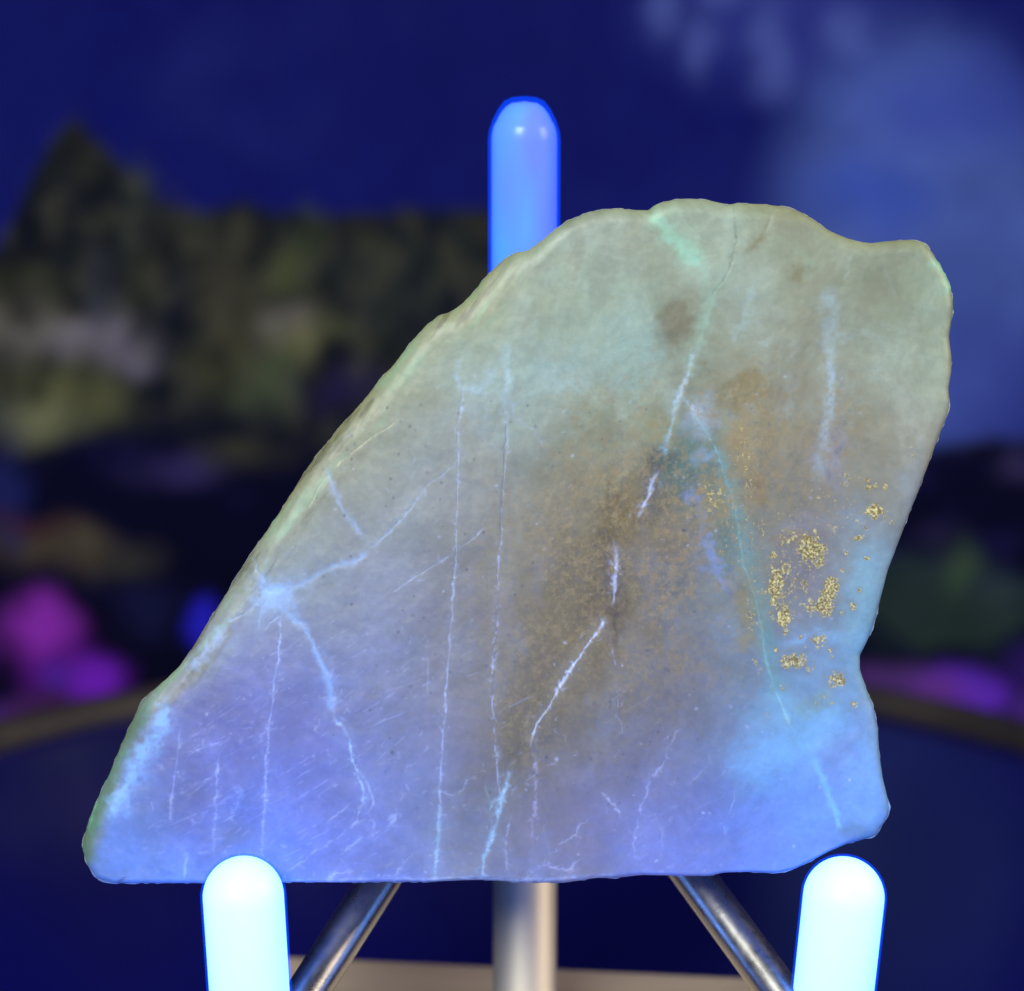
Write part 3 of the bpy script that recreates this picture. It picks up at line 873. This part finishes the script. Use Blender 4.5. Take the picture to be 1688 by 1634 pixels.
# gold crust: centre, radii, brightness
GOLD = [(1272, 915, 9, 9, .9), (1276, 965, 20, 52, .8), (1290, 1018, 14, 30, 1), (1335, 905, 30, 34, .85), (1348, 925, 22, 22, .8), (1366, 968, 15, 24, 1),
        (1357, 998, 18, 22, 1), (1335, 995, 30, 22, .55), (1413, 973, 6, 7, .8), (1403, 998, 8, 12, .8), (1349, 1056, 15, 18, .6), (1366, 1070, 7, 7, .7),
        (1306, 1088, 26, 18, .8), (1278, 1071, 6, 6, .8), (1376, 1120, 26, 20, .75), (1350, 1155, 34, 16, .4), (1407, 1161, 9, 9, .5), (1236, 1015, 16, 56, .4),
        (1437, 843, 22, 18, .85), (1430, 800, 16, 12, .6), (1294, 886, 34, 16, .5), (1176, 818, 32, 34, .45), (1222, 740, 24, 64, .4), (1455, 803, 7, 7, .6),
        (1414, 886, 16, 8, .7), (1392, 912, 5, 5, .8), (1426, 920, 6, 5, .8), (1295, 935, 22, 34, .5), (1318, 1050, 6, 5, .6), (1245, 1100, 14, 40, .35),
        (1395, 790, 26, 16, .35), (1340, 800, 20, 30, .3), (1328, 1102, 8, 8, .6), (1384, 1010, 5, 6, .7), (1235, 800, 14, 30, .4), (1500, 760, 14, 40, .3), (1262, 1180, 10, 10, .4), (1255, 870, 14, 20, .45), (1310, 850, 20, 14, .4), (1370, 870, 16, 12, .45),
        (1465, 860, 8, 10, .5), (1300, 970, 10, 18, .6), (1322, 965, 14, 20, .5), (1385, 940, 6, 6, .6), (1228, 960, 8, 20, .4), (1290, 1130, 10, 8, .45), (1424, 870, 7, 6, .6), (1305, 940, 90, 120, .30), (1215, 850, 60, 130, .27), (1400, 850, 70, 60, .28), (1350, 1080, 60, 60, .25)]


def build_stone():
    T = 0.0205                                        # slab thickness
    n_a, n_r = 1800, 420
    ring = catmull(OUT, n_a)
    ring = ring + np.stack([fbm(ring[:, 0], ring[:, 1], 16, 51, 3), fbm(ring[:, 0], ring[:, 1], 16, 52, 3)], 1) * 1.8
    cx, cy = 860.0, 960.0
    s = np.concatenate([np.linspace(0.004, 0.86, 320), 0.86 + 0.14 * (1 - (1 - np.linspace(0, 1, 101)[1:]) ** 1.7)])
    n_r = len(s)
    X = cx + s[:, None] * (ring[:, 0] - cx)[None, :]
    Y = cy + s[:, None] * (ring[:, 1] - cy)[None, :]
    shp = X.shape
    X, Y = X.ravel(), Y.ravel()
    # distance from the outline, and from the slanted left edge
    D = np.full(X.shape, 400.0)
    outer = np.repeat(s, n_a) > 0.60
    D[outer] = poly_dist(X[outer], Y[outer], OUT, True)[0]
    DL = np.full(X.shape, 400.0)
    DL[outer] = poly_dist(X[outer], Y[outer], OUT[:N_LEFT + 2])[0]
    DB = np.full(X.shape, 400.0)
    DB[outer] = poly_dist(X[outer], Y[outer], OUT[93:-2])[0]

    # ---- colour
    wx = X + 26 * fbm(X, Y, 130, 71) + 8 * fbm(X, Y, 34, 73)
    wy = Y + 26 * fbm(X, Y, 130, 72) + 8 * fbm(X, Y, 34, 74)
    num = np.zeros((len(X), 3)); den = np.full(len(X), 1e-6)
    for bx, by, r, g, b in BASE_TONES:
        wgt = np.exp(-((wx - bx) ** 2 + (wy - by) ** 2) / (2 * 58.0 ** 2)) + 1e-5
        f = min(1.0, max(0.0, (by - 850) / 580.0))       # blue light painted in: less red and green low down and towards the sides
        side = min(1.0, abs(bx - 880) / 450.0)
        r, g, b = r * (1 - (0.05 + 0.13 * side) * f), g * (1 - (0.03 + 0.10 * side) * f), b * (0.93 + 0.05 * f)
        if 840 < bx < 1260 and 640 < by < 1240:
            r, g, b = r * 0.97, g * 1.0, b * 0.94
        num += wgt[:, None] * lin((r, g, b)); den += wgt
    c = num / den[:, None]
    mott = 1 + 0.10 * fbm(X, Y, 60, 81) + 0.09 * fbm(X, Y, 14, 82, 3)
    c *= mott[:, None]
    relief = np.zeros(len(X))
    # clouds in the stone: tan and mint wisps, drawn out up and down
    qx = X + 40 * fbm(X, Y, 110, 171) + 14 * fbm(X, Y, 30, 172)
    qy = Y + 40 * fbm(X, Y, 110, 173) + 14 * fbm(X, Y, 30, 174)
    c1 = fbm(qx, qy * 0.6, 95, 175, 5)
    c2 = fbm(qx, qy * 0.55, 60, 176, 5)
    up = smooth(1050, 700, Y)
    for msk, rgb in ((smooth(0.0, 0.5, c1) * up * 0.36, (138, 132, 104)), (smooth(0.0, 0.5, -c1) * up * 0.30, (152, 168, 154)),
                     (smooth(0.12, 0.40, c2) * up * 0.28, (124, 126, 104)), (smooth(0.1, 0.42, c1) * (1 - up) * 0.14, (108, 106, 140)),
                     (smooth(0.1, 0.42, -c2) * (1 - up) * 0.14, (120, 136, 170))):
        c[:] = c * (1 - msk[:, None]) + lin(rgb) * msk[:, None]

    def paint(mask, rgb):
        m = np.clip(mask, 0, 1)[:, None]
        c[:] = c * (1 - m) + lin(rgb) * m

    def local(x0, y0, x1, y1):
        return np.nonzero((X > x0) & (X < x1) & (Y > y0) & (Y < y1))[0]

    def paint_at(i, mask, rgb):
        m = np.clip(mask, 0, 1)[:, None]
        c[i] = c[i] * (1 - m) + lin(rgb) * m

    # golden brown grain in the middle of the slab
    zone = np.exp(-(((X - 1030) / 230) ** 2 + ((Y - 930) / 230) ** 2)) + 0.6 * np.exp(-(((X - 1260) / 120) ** 2 + ((Y - 760) / 160) ** 2))
    zone = 0.9 * np.exp(-(((X - 1050) / 220) ** 2 + ((Y - 900) / 260) ** 2)) + 0.5 * np.exp(-(((X - 1225) / 60) ** 2 + ((Y - 750) / 90) ** 2)) \
        + 0.5 * np.exp(-(((X - 1330) / 150) ** 2 + ((Y - 720) / 150) ** 2)) + 0.6 * np.exp(-(((X - 1170) / 40) ** 2 + ((Y - 840) / 50) ** 2)) \
        + 0.35 * np.exp(-(((X - 860) / 60) ** 2 + ((Y - 1200) / 120) ** 2))
    grain = np.clip(zone * (0.55 + 0.9 * smooth(-0.45, 0.45, fbm(X, Y, 60, 98, 4))), 0, 1)
    paint(np.clip(zone, 0, 1) * smooth(-0.2, 0.5, fbm(X, Y, 70, 91, 4)) * 0.45, (122, 102, 66))

    for px, py, rx, ry, rgb, k in PATCHES:
        i = local(px - 3 * rx, py - 3 * ry, px + 3 * rx, py + 3 * ry)
        xx = X[i] + 26 * fbm(X[i], Y[i], 46, 101) + 12 * fbm(X[i], Y[i], 12, 103, 3)
        yy = Y[i] + 26 * fbm(X[i], Y[i], 46, 102) + 12 * fbm(X[i], Y[i], 12, 104, 3)
        d = ((xx - px) / rx) ** 2 + ((yy - py) / ry) ** 2
        paint_at(i, k * (0.45 * np.exp(-d * 0.8) + 0.65 * smooth(1.35, 0.55, np.sqrt(d))), rgb)

    # weathered rind along the slanted edge
    rind = smooth(74, 18, DL + 22 * fbm(X, Y, 50, 111)) * smooth(1300, 1100, Y) * smooth(380, 520, Y)
    streak = fbm((X * 0.574 - Y * 0.819) * 0.22, X * 0.819 + Y * 0.574, 17, 113)
    paint(rind * 0.55, (146, 146, 108))
    paint(rind * smooth(0.05, 0.5, streak) * 0.6, (138, 170, 132))
    paint(rind * smooth(0.05, 0.4, -streak) * 0.7, (98, 98, 74))
    low_rind = smooth(40, 10, DL + 12 * fbm(X, Y, 36, 115)) * smooth(1120, 1200, Y)
    paint(low_rind * 0.9, (100, 122, 84))
    paint(low_rind * smooth(0.0, 0.5, fbm(X, Y, 18, 117)) * 0.6, (96, 140, 112))
    paint(smooth(22, 2, D) * smooth(430, 330, DL) * 0.0, (150, 150, 150))

    for vi, (pts, hw, k, rgb, broken, wander) in enumerate(VEINS):
        xs_, ys_ = [p[0] for p in pts], [p[1] for p in pts]
        pad = hw * 4 + wander * 2 + 6
        i = local(min(xs_) - pad, min(ys_) - pad, max(xs_) + pad, max(ys_) + pad)
        if not len(i):
            continue
        xx, yy = X[i], Y[i]
        ax = xx + wander * (fbm(xx, yy, 26, 200 + vi) + 0.35 * fbm(xx, yy, 8, 300 + vi, 2))
        ay = yy + wander * (fbm(xx, yy, 26, 400 + vi) + 0.35 * fbm(xx, yy, 8, 500 + vi, 2))
        d, pos = poly_dist(ax, ay, pts)
        L = sum(math.hypot(x1 - x0, y1 - y0) for (x0, y0), (x1, y1) in zip(pts[:-1], pts[1:]))
        along = vnoise(pos, pos * 0 + vi * 7.3, 16, 600 + vi) * 0.6 + vnoise(xx, yy, 7, 700 + vi) * 0.6
        gate = 1 - min(1, broken * 1.25) * smooth(-0.25, 0.35, along)
        wv = hw * (0.85 + 0.45 * vnoise(pos, pos * 0 + vi, 24, 800 + vi) + 0.5 * fbm(xx, yy, 9, 850 + vi, 2))
        wv = np.maximum(wv, 0.8)
        ends = smooth(-1, min(18, L * 0.2) + 1, pos) * smooth(-1, min(18, L * 0.2) + 1, L - pos) if L > 5 else 1.0
        m = (0.70 if hw < 6 else 0.92) * k * gate * np.exp(-(d / (wv * (0.75 if hw < 6 else 0.95))) ** 2) * (0.15 + 0.85 * ends)
        # chalky crumbs along the line
        crumbs = 0.40 * k * np.exp(-(d / (wv * 2.2 + 2)) ** 2) * smooth(0.30, 0.6, fbm(xx, yy, 7.0, 900 + vi, 2)) if hw < 6 else 0
        halo = 0.06 * k * np.exp(-(d / (wv * 3.5 + 4)) ** 2) * (min(rgb) > 110)
        paint_at(i, m + crumbs * ends + halo * ends, rgb)
        if hw < 7:
            relief[i] -= 0.00010 * m

    # short fine scratches and chalk marks, mostly in the lower left
    rng = np.random.RandomState(12)
    for k in range(330):
        if k < 190:
            px, py = rng.uniform(240, 720), rng.uniform(1080, 1440)
        elif k < 270:
            px, py = rng.uniform(700, 1330), rng.uniform(1160, 1440)
        else:
            px, py = rng.uniform(520, 1000), rng.uniform(640, 1100)
        an = math.radians(-30 + rng.normal() * 22) if rng.rand() < 0.6 else math.radians(80 + rng.normal() * 30)
        ln = rng.uniform(2, 14)
        x1, y1 = px + ln * math.cos(an), py + ln * math.sin(an)
        i = local(min(px, x1) - 8, min(py, y1) - 8, max(px, x1) + 8, max(py, y1) + 8)
        if not len(i):
            continue
        ax = X[i] + 3 * vnoise(X[i], Y[i], 7, 50 + k)
        d, pos = poly_dist(ax, Y[i], [(px, py), (x1, y1)])
        paint_at(i, rng.uniform(0.06, 0.24) * (0.4 + 0.6 * smooth(-0.3, 0.4, vnoise(X[i], Y[i], 5, 60 + k))) * np.exp(-(d / rng.uniform(1.0, 2.4)) ** 2), (186, 194, 224))
    for k in range(150):
        px, py = rng.uniform(200, 1250), rng.uniform(1040, 1430)
        if rng.rand() < 0.6:
            px = rng.uniform(230, 640)
        an = math.radians(-30 + rng.normal() * 7)
        ln = rng.uniform(18, 75)
        x1, y1 = px + ln * math.cos(an), py + ln * math.sin(an)
        i = local(px - 6, y1 - 6, x1 + 6, py + 6)
        if len(i):
            d, pos = poly_dist(X[i], Y[i] + 2 * vnoise(X[i], Y[i], 22, 70 + k), [(px, py), (x1, y1)])
            paint_at(i, rng.uniform(0.05, 0.20) * smooth(-0.4, 0.4, vnoise(X[i], Y[i], 9, 80 + k)) * np.exp(-(d / 1.3) ** 2), (176, 186, 226) if rng.rand() < 0.8 else (88, 90, 120))
    for k in range(170):
        px, py = rng.uniform(520, 1150), rng.uniform(650, 1330)
        r = rng.uniform(1.2, 2.8)
        i = local(px - 9, py - 9, px + 9, py + 9)
        if len(i):
            paint_at(i, rng.uniform(0.25, 0.8) * np.exp(-((X[i] - px) ** 2 + (Y[i] - py) ** 2) / r ** 2), (62, 66, 84))
    for k in range(200):
        px, py = rng.uniform(260, 1450), rng.uniform(600, 1445)
        r = rng.uniform(1.2, 3.2)
        i = local(px - 8, py - 8, px + 8, py + 8)
        if len(i):
            paint_at(i, rng.uniform(0.12, 0.5) * smooth(-0.5, 0.3, vnoise(X[i], Y[i], 3.5, k)) * np.exp(-((X[i] - px) ** 2 + (Y[i] - py) ** 2) / r ** 2), (196, 204, 226))

    # gold crust
    gold = np.zeros(len(X))
    for gi, (px, py, rx, ry, k) in enumerate(GOLD):
        i = local(px - 1.8 * rx - 8, py - 1.8 * ry - 8, px + 1.8 * rx + 8, py + 1.8 * ry + 8)
        xx, yy = X[i], Y[i]
        d = np.sqrt(((xx - px) / rx) ** 2 + ((yy - py) / ry) ** 2)
        paint_at(i, 0.35 * k * smooth(1.5, 0.4, d + 0.5 * fbm(xx, yy, 16, 30 + gi)), (122, 112, 84))
        env = k * smooth(1.35, 0.15, d + 0.35 * fbm(xx, yy, 20, 40 + gi, 3))
        gold[i] = np.maximum(gold[i], env)

    # ---- shape
    px_m = 1e-4
    edge_scale = 1.0
    bump = 0.00045 * fbm(X, Y, 300, 61, 3) + 0.00012 * fbm(X, Y, 60, 62, 3) + 0.00003 * fbm(X, Y, 12, 64, 3)
    bump += 0.00014 * smooth(100, 10, D) * fbm(X, Y, 46, 65, 3)
    left = smooth(140, 40, DL - D + 0.0) * smooth(1440, 1350, Y) * smooth(370, 470, Y)
    bottom = smooth(90, 0, DB - D)
    wid = 27 * (1 - bottom) + 8 * bottom
    wid = wid * (1 - left) + 38 * left
    dep = 0.0019 * (1 - bottom) + 0.0009 * bottom
    dep = dep * (1 - left) + 0.0022 * left
    wid = wid * (1 + 0.35 * vnoise(X, Y, 90, 66))
    q = np.clip(1 - D / wid, 0, 1)
    round_ = 1 - np.sqrt(np.clip(1 - q * q, 0, 1))
    prof = dep * round_
    depth = prof - bump - relief
    # a point on the face plane sits 0.36 m from the lens; the rolled edge lies deeper
    sc = 1.0 + 0.0022 / 0.36 * smooth(0.0, 1.0, np.repeat(s, n_a))
    gx = (X - 844.0) * px_m
    gz = (1450.0 - Y) * px_m
    oy = (1450.0 - 817.0) * px_m
    gx = gx * sc
    gz = (gz - oy) * sc + oy
    front = np.stack([gx, depth, gz], 1)

    # back half: same rim, rounded over to a rough sawn back
    bs = np.array([0.9995, 0.995, 0.985, 0.97, 0.95, 0.92, 0.88, 0.82, 0.7, 0.5, 0.25, 0.06])
    rim = front.reshape(shp + (3,))[-1]
    c0 = front[0:n_a].mean(0)
    rows = []
    for b in bs:
        k = math.sqrt(max(0.0, 1 - max(0.0, (b - 0.86) / 0.14) ** 2)) if b > 0.86 else 1.0
        r = rim.copy()
        r[:, 0] = c0[0] + (rim[:, 0] - c0[0]) * b
        r[:, 2] = c0[2] + (rim[:, 2] - c0[2]) * b
        r[:, 1] = rim[:, 1] + (T - rim[:, 1]) * k + 0.0003 * fbm(r[:, 0] * 1e4, r[:, 2] * 1e4, 90, 15) * (k > 0.3)
        rows.append(r)
    back = np.vstack(rows)
    co = np.vstack([front, [c0 * 0 + [c0[0], depth[:n_a].mean(), c0[2]]], back, [[c0[0], T, c0[2]]]])
    nf = n_r * n_a
    ic, ib = nf, nf + 1
    ibc = ib + len(bs) * n_a
    k = np.arange(n_a); k2 = (k + 1) % n_a
    grid = np.arange(nf).reshape(n_r, n_a)
    quads = np.stack([grid[:-1][:, k], grid[1:][:, k], grid[1:][:, k2], grid[:-1][:, k2]], -1).reshape(-1, 4)
    bg = np.vstack([grid[-1][None, :], (ib + np.arange(len(bs) * n_a)).reshape(len(bs), n_a)])
    qb = np.stack([bg[:-1][:, k], bg[1:][:, k], bg[1:][:, k2], bg[:-1][:, k2]], -1).reshape(-1, 4)
    quads = np.vstack([quads, qb])
    tris = np.vstack([np.stack([np.full(n_a, ic), k, k2], 1), np.stack([np.full(n_a, ibc), bg[-1][k2], bg[-1][k]], 1)])
    o = fast_mesh('stone_slab', co, quads, tris, STONE)
    cc = c.reshape(shp + (3,))
    col_back = np.repeat(cc[-1][None], len(bs), 0).reshape(-1, 3)
    allc = np.vstack([c, cc[0].mean(0)[None], col_back, cc[-1].mean(0)[None]])
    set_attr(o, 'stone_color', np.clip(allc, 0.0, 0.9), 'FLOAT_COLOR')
    set_attr(o, 'grain', np.concatenate([grain, np.zeros(len(allc) - nf)]), 'FLOAT')
    set_attr(o, 'gold', np.concatenate([gold, np.zeros(len(allc) - nf)]), 'FLOAT')
    d = 0.36
    v = (1450.0 - 817.0) / FPX
    o.location = (0, d * (CP - v * SP), CAM_H - d * (SP + v * CP))
    o.rotation_euler = (-PITCH, 0, 0)
    tag(o, 'polished grey green stone slab with white veins and gold flecks leaning on peg stand', 'stone')
    return o


build_stone()
